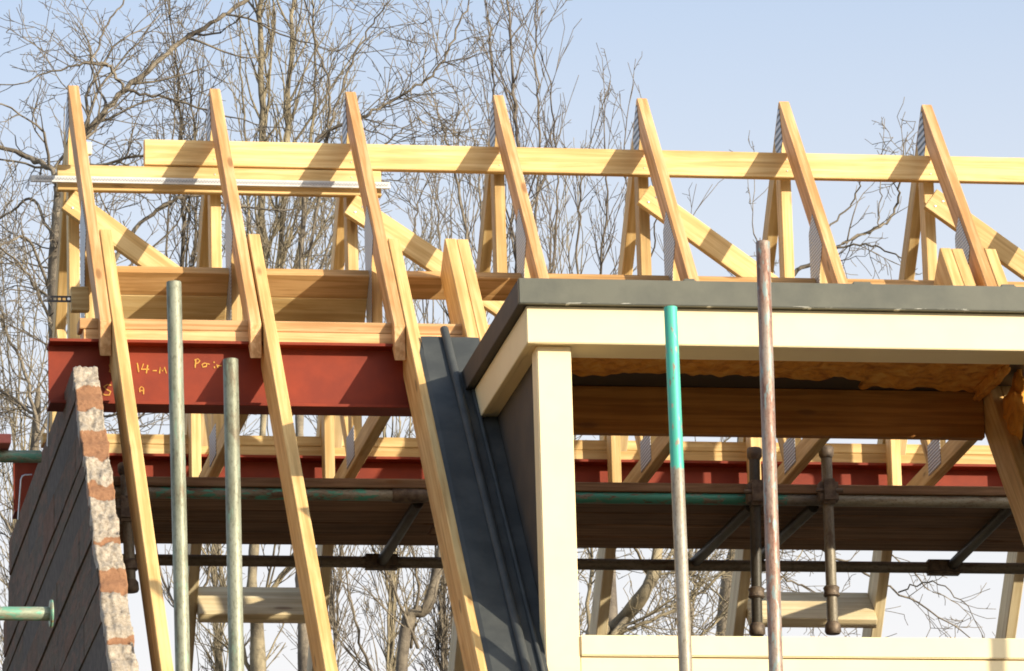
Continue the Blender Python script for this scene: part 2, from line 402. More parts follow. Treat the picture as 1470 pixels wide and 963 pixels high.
o = timber('noggin', at(101,413,-.74), at(127,413,-.74), .045, .098, (0,0,-1), M['pine']); tag(o, 'short stub of timber jutting left of the leftmost truss', 'noggin')
for a, b, lab in ((1, 2, 'pale deep noggin low between the rear rafters, behind the left scaffold poles'), (5, 6, 'pale deep noggin low between the rear rafters, behind the standard tube foot')):
    o = timber('noggin', rb(TX[a]+.07, 1.60, .0), rb(TX[b]+.022, 1.60, .0), .047, .235, DB, M['pine_pale']); tag(o, lab, 'noggin', 'deep noggins in the rear slope')

# ------------------------------------------------------------------ binders, staff, braces
def binder(name, x0, y0, x1, y1, Y, h, label, cat, mat='pine', th=.04, nails=()):
    a, b = at(x0, y0, Y), at(x1, y1, Y); b.z = (a.z+b.z)/2; a.z = b.z
    t = thing(name, label, cat, a)
    timber('board', a+V((0,th/2,0)), b+V((0,th/2,0)), th, h, (0,0,-1), M[mat], t)
    for nx, dz in nails:
        p = V((nx, Y-.0005, a.z-dz)); tube('nail', p+V((0,.002,0)), p-V((0,.002,0)), .0035, M['nail'], t, 8, profile=[(0,.0035),(.004,.003)])
    return t
na = [(X-.012, dz) for X in TX[1:] for dz in (.03, .08)]
binder('ridge_binder', 207, 199.5, 1600, 229, -.068, .108, 'long pale yellow ridge board crossing behind all the truss tops', 'board', nails=na)
binder('lower_binder', 82, 236, 547, 245, -.066, .107, 'shorter pale board under the ridge board, behind the measuring staff', 'board', nails=na[:4], th=.038)
# measuring staff
def staff_mat():
    m, nt, b = newmat('graduated_aluminium'); tc = N(nt, 'ShaderNodeTexCoord'); mp = N(nt, 'ShaderNodeMapping'); mp.inputs['Rotation'].default_value = (R(90),0,0)
    nt.links.new(tc.outputs['Object'], mp.inputs[0])
    br = N(nt, 'ShaderNodeTexBrick'); br.inputs['Scale'].default_value = 1; br.inputs['Brick Width'].default_value = .012; br.inputs['Row Height'].default_value = .006
    br.inputs['Mortar Size'].default_value = .0014; br.inputs['Color1'].default_value = (.66,.66,.64,1); br.inputs['Color2'].default_value = (.62,.62,.6,1); br.inputs['Mortar'].default_value = (.2,.2,.2,1)
    nt.links.new(mp.outputs[0], br.inputs['Vector'])
    nt.links.new(br.outputs['Color'], b.inputs['Base Color']); b.inputs['Roughness'].default_value = .5
    return m
a, b = at(44, 251, -.10), at(560, 259, -.10)
t = thing('measuring_staff', 'silver graduated staff lying across the three leftmost trusses', 'measuring staff', a)
b.z = a.z-.0
timber('staff_channel', a+V((0,.006,0)), b+V((0,.006,0)), .012, .027, (0,0,-1), plain('brushed_aluminium', (.66,.66,.62), None, 40, .5, .05), t, bev=.001)
timber('graduated_face', a+V((.02,-.0012,-.008)), b+V((-.01,-.0012,-.008)), .0016, .010, (0,0,-1), staff_mat(), t, bev=0)
timber('end_hook', a+V((0,.004,-.002)), a+V((-.022,.004,-.055)), .01, .006, (1,0,0), M['nailplate_c'], t, bev=0)

def brace(i, x0, y0, x1, y1, label):
    Y = -.062
    a, b = at(x0, y0, Y), at(x1, y1, Y)
    t = thing('diagonal_brace', label, 'brace', a, 'diagonal braces across the trusses')
    timber('board', a+V((0,.017,0)), b+V((0,.017,0)), .036, .096, (-.7,0,-1), M['pine'], t)
    d = (b-a).normalized(); n = V((d.z,0,-d.x))
    if n.z > 0: n = -n
    for s_, q in ((.05,.03), (.035,.068), (.11,.03)):
        p = a + d*s_ + n*q + V((0,-.001,0)); tube('nail', p+V((0,.003,0)), p-V((0,.0025,0)), .006, M['nail'], t, 10, profile=[(0,.006),(.0045,.005),(.0055,.003)])
brace(0, 108, 273, 350, 449, 'diagonal brace board starting at the leftmost truss')
brace(1, 512, 279, 748, 437, 'diagonal brace board starting at the third truss, passing the trimmer rafters')
brace(2, 934, 265, 1180, 443, 'diagonal brace board ending near the rust streaked pole')
brace(3, 1345, 271, 1590, 446, 'diagonal brace board at the right photo edge')

# ------------------------------------------------------------------ steel beams with plates
def steel(x0, x1, Yc, zt, label, h=.258, w=.14, tf=.012, tw=.008):
    t = thing('steel_beam', label, 'steel beam', (x0, Yc, zt-h), 'red oxide steel beams')
    prof = [(-w/2,0),(w/2,0),(w/2,-tf),(tw/2,-tf),(tw/2,-h+tf),(w/2,-h+tf),(w/2,-h),(-w/2,-h),(-w/2,-h+tf),(-tw/2,-h+tf),(-tw/2,-tf),(-w/2,-tf)]
    prism('beam_section', [V((x0, Yc+a, zt+b)) for a, b in prof], (x1-x0,0,0), M['oxide'], t, bev=.0012)
    return t
FS, FZ = -1.10, -1.392
sb = steel(-.193, 6.1, FS, FZ, 'front red steel beam with yellow chalk writing, under the rafter ends')
RS, RZ = 1.0, -1.322
steel(-.150, 6.1, RS, RZ, 'rear red steel beam seen behind the scaffold deck')
# chalk writing as drawn strokes
def stroke(paths, name='chalk_writing'):
    bm = bmesh.new(); Y = FS-.0055; org = at(paths[0][0][0], paths[0][0][1], Y)
    for pth in paths:
        P = [at(x, y, Y)-org for x, y in pth]; wv = .0024; prev = None
        for i, p in enumerate(P):
            d = (P[min(i+1, len(P)-1)]-P[max(i-1, 0)]).normalized(); n = V((-d.z, 0, d.x))*wv*random.uniform(.8, 1.15)
            q = [bm.verts.new(p+n), bm.verts.new(p-n), bm.verts.new(p-n+V((0,-.0012,0))), bm.verts.new(p+n+V((0,-.0012,0)))]
            if prev:
                for j in range(4): bm.faces.new((prev[j], prev[(j+1) % 4], q[(j+1) % 4], q[j]))
            else: bm.faces.new(q)
            prev = q
        bm.faces.new(prev[::-1])
    bmesh.ops.recalc_face_normals(bm, faces=bm.faces)
    link(name, bm_mesh(name, bm), M['chalk'], sb, Matrix.Translation(org))
stroke([[(163,523),(160,521),(157,524),(158,528),(163,530),(165,534),(161,536),(157,533),(158,530),(162,528),(164,525),(162,522)],
        [(197,521),(198,527),(199,534)], [(206,522),(203,530),(214,530)], [(212,524),(210,536)], [(219,532),(225,532)],
        [(229,536),(230,527),(233,533),(236,527),(239,536)]])
stroke([[(160,553),(154,552),(149,555),(153,559),(159,562),(157,567),(151,567),(147,565)], [(166,557),(166.4,558.5)], [(166,564),(166.5,565.5)],
        [(201,563),(200,558),(203,555),(206,557),(205,561),(201,560)], [(206,558),(206,566)]])
stroke([[(280,528),(281,517)], [(279,517),(284,515),(287,518),(284,521),(281,522)], [(294,521),(290,523),(291,527),(296,526),(297,522),(294,521)], [(298,522),(301,523)],
        [(307,519),(307.4,521)], [(307.6,526),(308,528.5)], [(311,523),(313,528)], [(313,525),(318,525)]])

def plate2(x0a, x0b, Yc, zt, la, lb, grp):
    for x0, z, lab in ((x0a, zt, la), (x0b, zt-.0445, lb)):
        o = timber('wall_plate', (x0, Yc, z), (6.0, Yc, z), .098, .0435, (0,0,-1), M['pine_orange' if Yc < 0 else 'pine']); tag(o, lab, 'wall plate', grp)
plate2(-.075, -.06, FS, FZ+.089, 'upper timber plate lying on the front red beam', 'lower timber plate directly on the front red beam', 'timber plates on the front beam')
plate2(-.03, -.02, RS, RZ+.089, 'upper timber plate lying on the rear red beam', 'lower timber plate directly on the rear red beam', 'timber plates on the rear beam')

# perforated strap and small block at the far left
a = at(62, 424, -.80); b = at(102, 424.6, -.80)
t = thing('perforated_strap', 'dark perforated metal strap poking out left of the leftmost truss', 'strap', a)
bm = bmesh.new(); ln = (b-a).length; n = 6; hh = .026
xs = [0]; 
for i in range(n): c = ln*(i+.5)/n; xs += [c-.006, c+.006]
xs.append(ln)
for i in range(len(xs)-1):
    zr = [(0, hh)] if i % 2 == 0 else [(0, .008), (hh-.008, hh)]
    for z0, z1 in zr:
        vs = [bm.verts.new((x, y, -z)) for x in (xs[i], xs[i+1]) for y in (0, .002) for z in (z0, z1)]
        for f in ((0,1,3,2), (4,6,7,5), (0,4,5,1), (2,3,7,6), (0,2,6,4), (1,5,7,3)): bm.faces.new([vs[j] for j in f])
bmesh.ops.recalc_face_normals(bm, faces=bm.faces)
link('strap_plate', bm_mesh('strap_plate', bm), M['black'], t, Matrix.Translation(a))
tube('bolt', a+V((.10,-.004,-.013)), a+V((.10,.006,-.013)), .007, M['nail'], t, 8, profile=[(0,.006),(.01,.006)])
a = at(128, 205, -.16); a.x = TX[0]+.0232
tag(timber('offcut_block', a, a+V((.034,0,0)), .03, .052, (0,0,-1), M['white_block']), 'small pale offcut block tucked behind the top of the leftmost truss', 'block')

# ------------------------------------------------------------------ dormer
t = thing('dormer', 'cream painted flat roofed dormer with empty window opening', 'dormer', (1.45, -2.70, -3.06))
dm = t
XL, XR = 1.372, 3.66
YF = -2.79
ZT, ZM, ZB = -1.572, -1.668, -1.808
def side_board(name, x0, x1, z0, z1, ya, mat, bev=.003, yoff=0.):     # runs back along Y until it meets the roof slope
    pts = [(x0, ya, z1), (x0, z1/T-yoff, z1), (x0, z0/T-yoff, z0), (x0, ya, z0)]
    return prism(name, pts, (x1-x0, 0, 0), mat, t, bev=bev)
boxes('roof_edge_trim', [(XL, XR, YF, YF+.03, ZM, ZT)], M['grey_edge'], t)
for lx, lw in ((1.985, .05), (2.62, .075), (3.18, .06)):
    boxes('felt_lap', [(lx, lx+lw, YF+.004, YF+.09, ZT-.02, ZT+.010)], M['grey_edge'], t, bev=.006)
side_board('roof_edge_trim', XL, XL+.03, ZM, ZT, YF+.0305, M['cheek'])
boxes('front_fascia', [(XL+.032, XR-.03, YF+.034, YF+.058, ZB, ZM-.0005)], M['cream'], t)
side_board('side_fascia', XL+.032, XL+.056, ZB, ZM-.0005, YF+.0585, M['cream'])
boxes('soffit', [(XL+.0565, XR-.06, YF+.0585, YF+.25, ZB+.004, ZB+.016)], M['cream'], t, bev=0)
prism('side_soffit', [(XL+.0565, YF+.251, ZB+.004), (XL+.0565, ZB/T, ZB+.004), (XL+.0565, ZB/T, ZB+.016), (XL+.0565, YF+.251, ZB+.016)], (.08,0,0), M['cream'], t)
PX0, PX1, PY = 1.447, 1.574, -2.705
boxes('corner_post', [(PX0, PX1, PY, PY+.11, -3.25, ZB+.003)], M['cream'], t, bev=.004)
boxes('corner_post', [(3.43, 3.56, PY, PY+.11, -3.25, ZB+.003)], M['cream'], t, bev=.004)
boxes('sill', [(PX1+.0015, 3.4285, PY-.006, PY+.10, -2.962, -2.885)], M['cream'], t, bev=.004)
boxes('apron_panel', [(PX1+.0015, 3.4285, PY+.004, PY+.06, -3.25, -2.9665)], M['cream'], t, bev=.002)
for xx in (1.472, 3.505):
    prism('cheek', [(xx, PY+.11, -3.04), (xx, PY+.11, ZB+.004), (xx, ZB/T+.0, ZB+.004), (xx, -2.55, T*2.55*-1.)], (.02,0,0), M['cheek'], t)
boxes('roof_deck', [(XL+.031, XR-.03, YF+.031, -1.27, -1.604, -1.577)], M['cheek'], t, bev=0)
# gable-side stop of the flat roof under its deck
# foam lining under the deck
bm = bmesh.new(); NX, NY = 170, 34; grid = []
for i in range(NX+1):
    x = 1.50+(3.44-1.50)*i/NX; row = []
    edge = -1.495 + .065*noise.noise(V((x*1.8, 3.1, 0))) + .03*noise.noise(V((x*7, 1.1, 0)))
    bite = noise.noise(V((x*1.1, 9.3, 0)))
    if bite > -.25: edge -= .05+.17*min(.40, bite+.25)
    else: edge += .08
    for j in range(NY+1):
        y = -2.53+(edge+2.53)*j/NY
        z = -1.618 - .016*noise.noise(V((x*9, y*5, 0))) - .012*noise.noise(V((x*24, y*16, 2))) - .018*abs(noise.noise(V((x*5, y*2, 7))))
        if j == NY: z = -1.607
        row.append(bm.verts.new((x-1.5, y+2.5, z+1.6)))
    grid.append(row)
for i in range(NX):
    for j in range(NY): bm.faces.new((grid[i][j], grid[i+1][j], grid[i+1][j+1], grid[i][j+1]))
bmesh.ops.recalc_face_normals(bm, faces=bm.faces)
link('foam_lining', bm_mesh('foam_lining', bm, True), M['foam'], t, Matrix.Translation((1.5,-2.5,-1.6)))
# foam blob down the right side
bm = bmesh.new(); bmesh.ops.create_icosphere(bm, subdivisions=4, radius=1)
for v in bm.verts:
    p = v.co.copy(); k = 1+.35*noise.noise(p*2.2)+.15*noise.noise(p*6)
    v.co = V((p.x*.05*k, p.y*.15*k, p.z*.17*k)) + V((0, -.05*p.z, 0))
link('foam_lump', bm_mesh('foam_lump', bm, True), M['foam'], t, Matrix.Translation((3.52,-1.62,-1.79)))
bm = bmesh.new(); bmesh.ops.create_icosphere(bm, subdivisions=4, radius=1)
for v in bm.verts:
    p = v.co.copy(); k = 1+.35*noise.noise(p*2.5+V((4,0,0)))+.15*noise.noise(p*6)
    v.co = V((p.x*.03*k, p.y*.25*k, p.z*.028*k))
link('foam_lump', bm_mesh('foam_lump', bm, True), M['foam'], t, Matrix.Translation((3.42,-1.62,-1.63)))
# header beam in the dormer
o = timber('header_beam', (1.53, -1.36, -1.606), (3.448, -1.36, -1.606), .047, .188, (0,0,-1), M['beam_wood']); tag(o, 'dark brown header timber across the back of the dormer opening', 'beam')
# flashing on the roof slope left of the dormer
t = thing('lead_flashing', 'blue grey lead flashing strip between the long rafter and the dormer', 'flashing', rf(1.34, -2.9))
bm = bmesh.new(); x0, x1 = 1.226, 1.470; ya, yb = -1.27, -3.35; rows = []; NA, NB = 60, 16
org = rf(1.34, -2.3)
for i in range(NA+1):
    y = ya+(yb-ya)*i/NA; row = []
    for j in range(NB+1):
        x = x0+(x1-x0)*j/NB
        if i == 0 and j == 0: x += .012
        if i < 2 and j == 0: x += .010
        if y < -2.69: x = min(x, 1.4455)
        off = .010 + .004*noise.noise(V((x*9, y*4, 0)))
        if j == 0: off = .004
        row.append(bm.verts.new(rf(x, y, off)-org))
    rows.append(row)
for i in range(NA):
    for j in range(NB): bm.faces.new((rows[i][j], rows[i][j+1], rows[i+1][j+1], rows[i+1][j]))
bmesh.ops.recalc_face_normals(bm, faces=bm.faces)
r_ = bmesh.ops.extrude_face_region(bm, geom=list(bm.faces))
bmesh.ops.translate(bm, verts=[v for v in r_['geom'] if isinstance(v, bmesh.types.BMVert)], vec=DF*.004)
bmesh.ops.recalc_face_normals(bm, faces=bm.faces)
link('lead_sheet', bm_mesh('lead_sheet', bm, False), M['lead'], t, Matrix.Translation(org))
tube('lead_roll', rf(1.338, -1.235, .018), rf(1.376, -3.3, .018), .017, M['lead'], t, 12, profile=[(0,.008),(.01,.017),(2.9,.017)])
tube('lead_roll', rf(1.400, -1.50, .016), rf(1.432, -3.3, .016), .009, M['lead'], t, 10, profile=[(0,.009),(2.6,.009)])
# ------------------------------------------------------------------ scaffold tubes
TR = .02415
GREY, ALT, RUST = (.44,.44,.36), (.28,.29,.22), (.20,.13,.07)
tm_a = tube_mat('galvanised_tube_lichen', (.33,.335,.24), (.22,.225,.15), (.18,.15,.09), (.24,.31,.21), 0, 40, .60)
tm_c = tube_mat('tube_turquoise_top', (.38,.34,.27), (.29,.24,.17), (.21,.13,.08), (.085,.47,.33), 0, 0.62)
tm_d = tube_mat('tube_rust_streaked', (.35,.28,.22), (.31,.19,.135), (.20,.09,.055), (.25,.30,.27), 0, 40, .56, .9)
tm_g = tube_mat('tube_dull', (.26,.23,.17), (.19,.16,.11), (.13,.09,.055))
tm_e = tube_mat('tube_green_bits', (.34,.31,.23), (.22,.19,.13), (.15,.10,.06), (.10,.36,.25), .25, 1.15, .5)
tm_f = tube_mat('tube_pale_green', (.34,.40,.28), (.28,.30,.20), (.26,.18,.08), (.16,.36,.24), 0, 9, .5)
def pole(x0, y0, x1, y1, Y, mat, label):
    a, b = at(x0, y0, Y), at(x1, y1, Y); d = (b-a).normalized(); e = a + d*((-H-a.z)/d.z)
    return tag(tube('scaffold_pole', a, e, TR, mat), label, 'scaffold pole', 'upright scaffold poles in front of the roof')
pole(249.5, 405, 262.5, 963, -5.2, tm_a, 'tall grey green scaffold pole at left, in front of the chalk writing')
pole(331, 516, 339.5, 963, -5.5, tm_a, 'shorter grey green scaffold pole whose top ends at the red beam')
pole(962.5, 441, 984.5, 963, -3.3, tm_c, 'scaffold pole with turquoise painted top in front of the dormer')
pole(1095, 347, 1114, 963, -4.4, tm_d, 'tallest scaffold pole, rust streaked, rising above the dormer roof')
# off to the right, its shadow falls on the sill
a = V((4.62, -4.3, -1.9)); tag(tube('scaffold_pole', a, (4.62, -4.3, -H), TR, tm_d), 'scaffold pole right of the photo edge that shades the sill', 'scaffold pole', 'upright scaffold poles in front of the roof')
# short tube with a flanged end, lower left
a, b = at(-120, 880, -3.5), at(72, 881, -3.5)
t = thing('putlog_tube', 'short pale green tube with flanged end in front of the brick wall', 'scaffold tube', b)
tube('tube_body', a, b, TR, tm_f, t)
tube('end_flange', b+V((-.004,0,0)), b+V((.016,0,0)), .05, tm_f, t, 24, profile=[(0,.026),(.002,.046),(.008,.050),(.013,.047),(.014,.02)])
a, b = at(-160, 653, -1.05), at(59, 655.5, -1.05)
tag(tube('ledger_tube', a, b, TR, tm_f), 'green painted tube passing behind the top of the brick wall', 'scaffold tube')
a, b = at(-160, 629, -1.05), at(13, 631, -1.05)
tag(timber('red_board', a, b, .19, .038, (0,0,-1), M['pink']), 'end of a faded red board lying on the green tube', 'board')

# ------------------------------------------------------------------ scaffold deck inside the roof
DZ = lambda Y: -1.735
dy0 = -.20
names = ['nearest', 'second', 'middle', 'fourth', 'farthest']
for k in range(5):
    y0 = dy0 + .207*k
    jx = 1.55 + random.uniform(-.05, .35)
    for (xa, xb, s) in ((.10+random.uniform(-.03,.03), jx, 'left'), (jx+.012, 5.6, 'right')):
        o = timber('deck_board', (xa, y0+.10, -1.695+random.uniform(-.006,.004)), (xb, y0+.10, -1.695+random.uniform(-.006,.004)), .193, .038, (0,0,-1), M['plank'])
        tag(o, f'{names[k]} plank of the scaffold deck, {s} hand length' if k else f'nearest plank of the scaffold deck, {s} hand length above the front tube', 'scaffold board', 'planks of the scaffold deck')
nearY, nearZ = dy0+.03, -1.758
fy = dy0+1.05
t = thing('ledger_tube', 'near tube carrying the deck with faded green paint patches', 'scaffold tube', (.1, nearY, nearZ))
tube('tube_body', (.10, nearY, nearZ), (1.33, nearY, nearZ), TR, tm_e, t)
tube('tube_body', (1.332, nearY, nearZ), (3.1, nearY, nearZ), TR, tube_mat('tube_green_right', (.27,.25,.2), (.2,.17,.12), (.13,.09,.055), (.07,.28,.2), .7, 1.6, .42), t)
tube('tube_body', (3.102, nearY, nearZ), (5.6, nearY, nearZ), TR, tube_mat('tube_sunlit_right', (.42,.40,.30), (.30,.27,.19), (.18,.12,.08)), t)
tube('sleeve', (1.28, nearY, nearZ), (1.42, nearY, nearZ), .03, M['collar'], t, profile=[(0,.027),(.005,.031),(.13,.031),(.14,.027)])
fz = -1.80
t = thing('ledger_tube', 'far dark tube under the back edge of the scaffold deck', 'scaffold tube', (.1, fy, fz))
tube('tube_body', (.10, fy, fz), (5.6, fy, fz), TR, tm_g, t)
for cx in (1.30, 3.72):
    boxes('coupler', [(cx, cx+.16, fy-.034, fy+.03, fz-.032, fz+.032)], M['collar'], t, bev=.012)
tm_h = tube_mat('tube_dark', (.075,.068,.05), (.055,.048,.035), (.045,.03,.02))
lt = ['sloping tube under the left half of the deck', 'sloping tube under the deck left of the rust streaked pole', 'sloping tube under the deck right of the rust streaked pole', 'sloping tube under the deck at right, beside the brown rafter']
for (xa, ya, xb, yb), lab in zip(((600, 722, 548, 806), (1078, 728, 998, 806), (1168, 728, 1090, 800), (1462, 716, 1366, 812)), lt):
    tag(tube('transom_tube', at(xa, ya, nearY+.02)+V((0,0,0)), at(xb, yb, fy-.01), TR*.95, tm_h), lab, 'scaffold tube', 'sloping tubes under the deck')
def standard(x0, y0, x1, y1, Y, label, mat, low=False):
    a, b = at(x0, y0, Y), at(x1, y1, Y)
    t = thing('standard_tube', label, 'scaffold standard', b, 'inner standards holding the deck')
    d = (b-a).normalized()
    tube('tube_body', a, b, TR*.93, mat, t)
    def col(s, L_, r0): 
        p = a+d*s; tube('collar', p, p+d*L_, r0, M['collar'], t, profile=[(0,r0*.8),(.006,r0),(L_*.45,r0*.9),(L_*.55,r0*.9),(L_-.006,r0),(L_,r0*.8)])
    ln = (b-a).length
    tube('cup', a-d*.02, a+d*.03, .03, M['collar'], t, profile=[(0,.026),(.006,.031),(.035,.031),(.05,.023)])
    boxes('coupler', [(a.x-.038, a.x+.038, Y-.045, Y+.04, a.z+d.z*.17-.055, a.z+d.z*.17+.05)], M['collar'], t, bev=.014)
    tube('bolt', V((a.x-.055, Y-.03, a.z+d.z*.17)), V((a.x+.055, Y-.03, a.z+d.z*.17)), .009, M['collar'], t, 10, profile=[(0,.009),(.11,.009)])
    col(ln*.74, .045, .034)
    tube('foot', b-d*.05, b, .034, M['collar'], t, profile=[(0,.024),(.012,.032),(.04,.034),(.05,.028)])
    return t
standard(1186, 648, 1196, 910, nearY-.075, 'stout standard tube with collar and foot, right of the rust streaked pole', tm_g)
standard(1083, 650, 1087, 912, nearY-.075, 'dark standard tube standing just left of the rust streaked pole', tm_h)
standard(180, 672, 188, 850, nearY-.075, 'short standard tube between the brick wall and the leftmost rafter', tm_g)

# ------------------------------------------------------------------ brick gable wall
t = thing('brick_gable_wall', 'brick gable wall with raking top smeared in pale mortar', 'wall', (-.08, -1.44, -H))
WX0, WX1 = -.128, -.040
bm = bmesh.new(); tone = []; rnd = random.Random(4)
ztop = -1.590; org = V((-.08, -2, -3))
def addbox(x0, x1, y0, y1, z0, z1, tn, fr=0.):
    vs = [bm.verts.new(V((x, y + (fr if y == y0 and z == z0 else 0), z))-org) for x in (x0, x1) for y in (y0, y1) for z in (z0, z1)]
    for f in ((0,1,3,2), (4,6,7,5), (0,4,5,1), (2,3,7,6), (0,2,6,4), (1,5,7,3)):
        bm.faces.new([vs[i] for i in f]); tone.append(tn)
c = 0; z = ztop; hs = [.225]
while z > -4.6:
    hgt = .075 if c % 4 == 3 else .15
    z0 = z-hgt+.0035
    yl = z/T; yr = 1.44 + (ztop-z)/T
    y = yl + .012; first = True; jc = rnd.uniform(-.007, .005)
    while y < yr:
        L_ = .44 if not first else .16+.22*(c % 2)
        ye = min(y+L_*rnd.uniform(.96, 1.04), yr)
        addbox(WX0+jc+rnd.uniform(-.001, .001), WX1+rnd.uniform(-.004,.004), y, ye, z0, z, rnd.random(), -hgt/T if first else 0)
        y = ye+.0005; first = False
    z -= hgt; c += 1
me = bm_mesh('brick_courses', bm)
at_ = me.attributes.new('tone', 'FLOAT', 'FACE'); at_.data.foreach_set('value', tone)
link('brick_courses', me, M['brick'], t, Matrix.Translation(org))
prism('mortar_bed', [(WX0+.002, ztop/T+.01, ztop-.06), (WX0+.004, 1.43, ztop-.06), (WX0+.004, 1.43+(ztop+4.6)/T, -4.6), (WX0+.004, -4.6/T+.01, -4.6)], (WX1-WX0-.018,0,0), M['joint'], t)
boxes('lower_wall', [(WX0-.002, WX1+.002, -4.2, 4.2, -H, -4.60)], M['house_brick'], t, bev=0)
# raking mortar
bm = bmesh.new(); NA, NB = 420, 16; rows = []; LEN = 3.0/PS*1.0; org = rf(-.08, -1.44)
tones = []
BANDS = [(577,17),(648,20),(714,11),(789,4),(842,18),(927,5),(990,16),(1060,8),(1120,18),(1190,10),(1260,16),(1330,8)]
def band(yy, x):
    v = -.25
    for c_, h_ in BANDS:
        d = (abs(yy + 9*noise.noise(V((x*22, yy*.02, 5))) - c_)-h_)/6
        v = max(v, .62 - .9*min(1, max(0, d+.5)))
    return v
for i in range(NA+1):
    s = i/NA*LEN; zc = ztop - s*PS; q = ((ztop-zc)/.150) ; fr_ = q-math.floor(q); row = []
    for j in range(NB+1):
        x = WX0-.004+(WX1-WX0+.008)*j/NB
        st = .010*math.sin(2*math.pi*((ztop-zc)/.075)) 
        lump = .010*noise.noise(V((x*18, s*13, 1)))+.008*noise.noise(V((x*50, s*40, 4)))+.007*noise.noise(V((x*120, s*110, 4)))
        xo = (x + .008*noise.noise(V((x*3, s*9, 8))) + .004*noise.noise(V((0, s*40, 3)))) if j in (0, NB) else x
        bb = band(530+(ztop-zc)*298, x)
        p = rf(xo+(.005*bb if j > NB/2 else 0), -1.44, 0) + LF*s - DF*(.010+st*.35+lump*(.4 if bb > .2 else 1.1)-(.006 if bb > .2 else 0))
        row.append(bm.verts.new(p-org)); tones.append(band(530+(ztop-zc)*298, x))
    rows.append(row)
for i in range(NA):
    for j in range(NB): bm.faces.new((rows[i][j], rows[i][j+1], rows[i+1][j+1], rows[i+1][j]))
bmesh.ops.recalc_face_normals(bm, faces=bm.faces)
r_ = bmesh.ops.extrude_face_region(bm, geom=list(bm.faces)); nv = [v for v in r_['geom'] if isinstance(v, bmesh.types.BMVert)]
bmesh.ops.translate(bm, verts=nv, vec=DF*.045)
bmesh.ops.recalc_face_normals(bm, faces=bm.faces)
me = bm_mesh('raking_mortar', bm)
tones = tones + tones; tones = tones[:len(me.vertices)]
a_ = me.attributes.new('tone', 'FLOAT', 'POINT'); a_.data.foreach_set('value', tones)
for p in me.polygons: p.use_smooth = True
link('raking_mortar', me, M['rake'], t, Matrix.Translation(org))
# bent wires
def wire(px, Y, label, r=.0035):
    P = [at(x, y, Y) for x, y in px]
    t = thing('wire_tie', label, 'wire', P[-1])
    bm = bmesh.new(); prev = None
    for i, p in enumerate(P):
        ring = [bm.verts.new(p-P[-1]+V((r*math.cos(a), r*math.sin(a)*.7, r*math.sin(a)))) for a in (0, 1.57, 3.14, 4.71)]
        if prev:
            for j in range(4): bm.faces.new((prev[j], prev[(j+1) % 4], ring[(j+1) % 4], ring[j]))
        prev = ring
    bmesh.ops.recalc_face_normals(bm, faces=bm.faces)
    link('wire_loop', bm_mesh('wire_loop', bm, True), M['wire'], t, Matrix.Translation(P[-1]))
wire([(45,681),(36,681.5),(32,683),(30,688),(28,715),(26,745)], .70, 'bent silver wire standing on the wall in front of the rear beam end')
wire([(70,592),(69.5,600),(69,620),(68,640)], -.92, 'thin upright silver wire beside the front beam end')

# ------------------------------------------------------------------ the house below and the second gable (all below or beside the frame)
t = thing('house_body', 'brick walls of the house below the open roof', 'house', (3, 0, -H))
boxes('front_wall', [(-.028, 6.1, -3.75, -3.50, -H, -4.12)], M['house_brick'], t, bev=0)
boxes('rear_wall', [(-.028, 6.1, 3.50, 3.75, -H, -4.12)], M['house_brick'], t, bev=0)
boxes('floor_slab', [(-.028, 6.1, -3.49, 3.49, -4.6, -4.4)], M['joint'], t, bev=0)
t = thing('brick_gable_wall', 'far right brick gable wall beyond the photo edge', 'wall', (6.15, 0, -H))
prism('wall_body', [(6.102, -4.2, -H), (6.102, 4.2, -H), (6.102, 4.2, -4.62), (6.102, 1.6, -1.76), (6.102, -1.6, -1.76), (6.102, -4.2, -4.62)], (.1,0,0), M['house_brick'], t)

# ------------------------------------------------------------------ bare trees
class TreeMesh:
    def __init__(s, seed): s.v = []; s.f = []; s.r = random.Random(seed)
    def tube(s, P, Rr, sides):
        P = [P[0]-(P[1]-P[0]).normalized()*Rr[0]*.6] + list(P) + [P[-1]+(P[-1]-P[-2]).normalized()*Rr[-1]]
        Rr = [Rr[0]*.25] + list(Rr) + [Rr[-1]*.2]
        if Rr[1] > .012: Rr = [q*s.r.uniform(.88, 1.13) for q in Rr]
        n = len(P); base = len(s.v)
        for i in range(n):
            d = (P[min(i+1, n-1)]-P[max(i-1, 0)])
            if d.length < 1e-6: d = V((0,0,1))
            d.normalize(); a = V((1,0,0)) if abs(d.x) < .8 else V((0,1,0)); u = d.cross(a).normalized(); w = d.cross(u)
            for k in range(sides):
                an = 2*math.pi*k/sides; s.v.append(P[i]+(u*math.cos(an)+w*math.sin(an))*Rr[i])
        for i in range(n-1):
            for k in range(sides):
                a = base+i*sides+k; b = base+i*sides+(k+1) % sides
                s.f.append((a, b, b+sides, a+sides))
    def mesh(s, name, org):
        me = bpy.data.meshes.new(name); me.from_pydata([tuple(v-org) for v in s.v], [], s.f)
        for p in me.polygons: p.use_smooth = True
        return me
def rdir(r, d, ang):
    a = V((r.gauss(0,1), r.gauss(0,1), r.gauss(0,1))); a = (a-d*a.dot(d)).normalized()
    return (d*math.cos(ang)+a*math.sin(ang)).normalized()
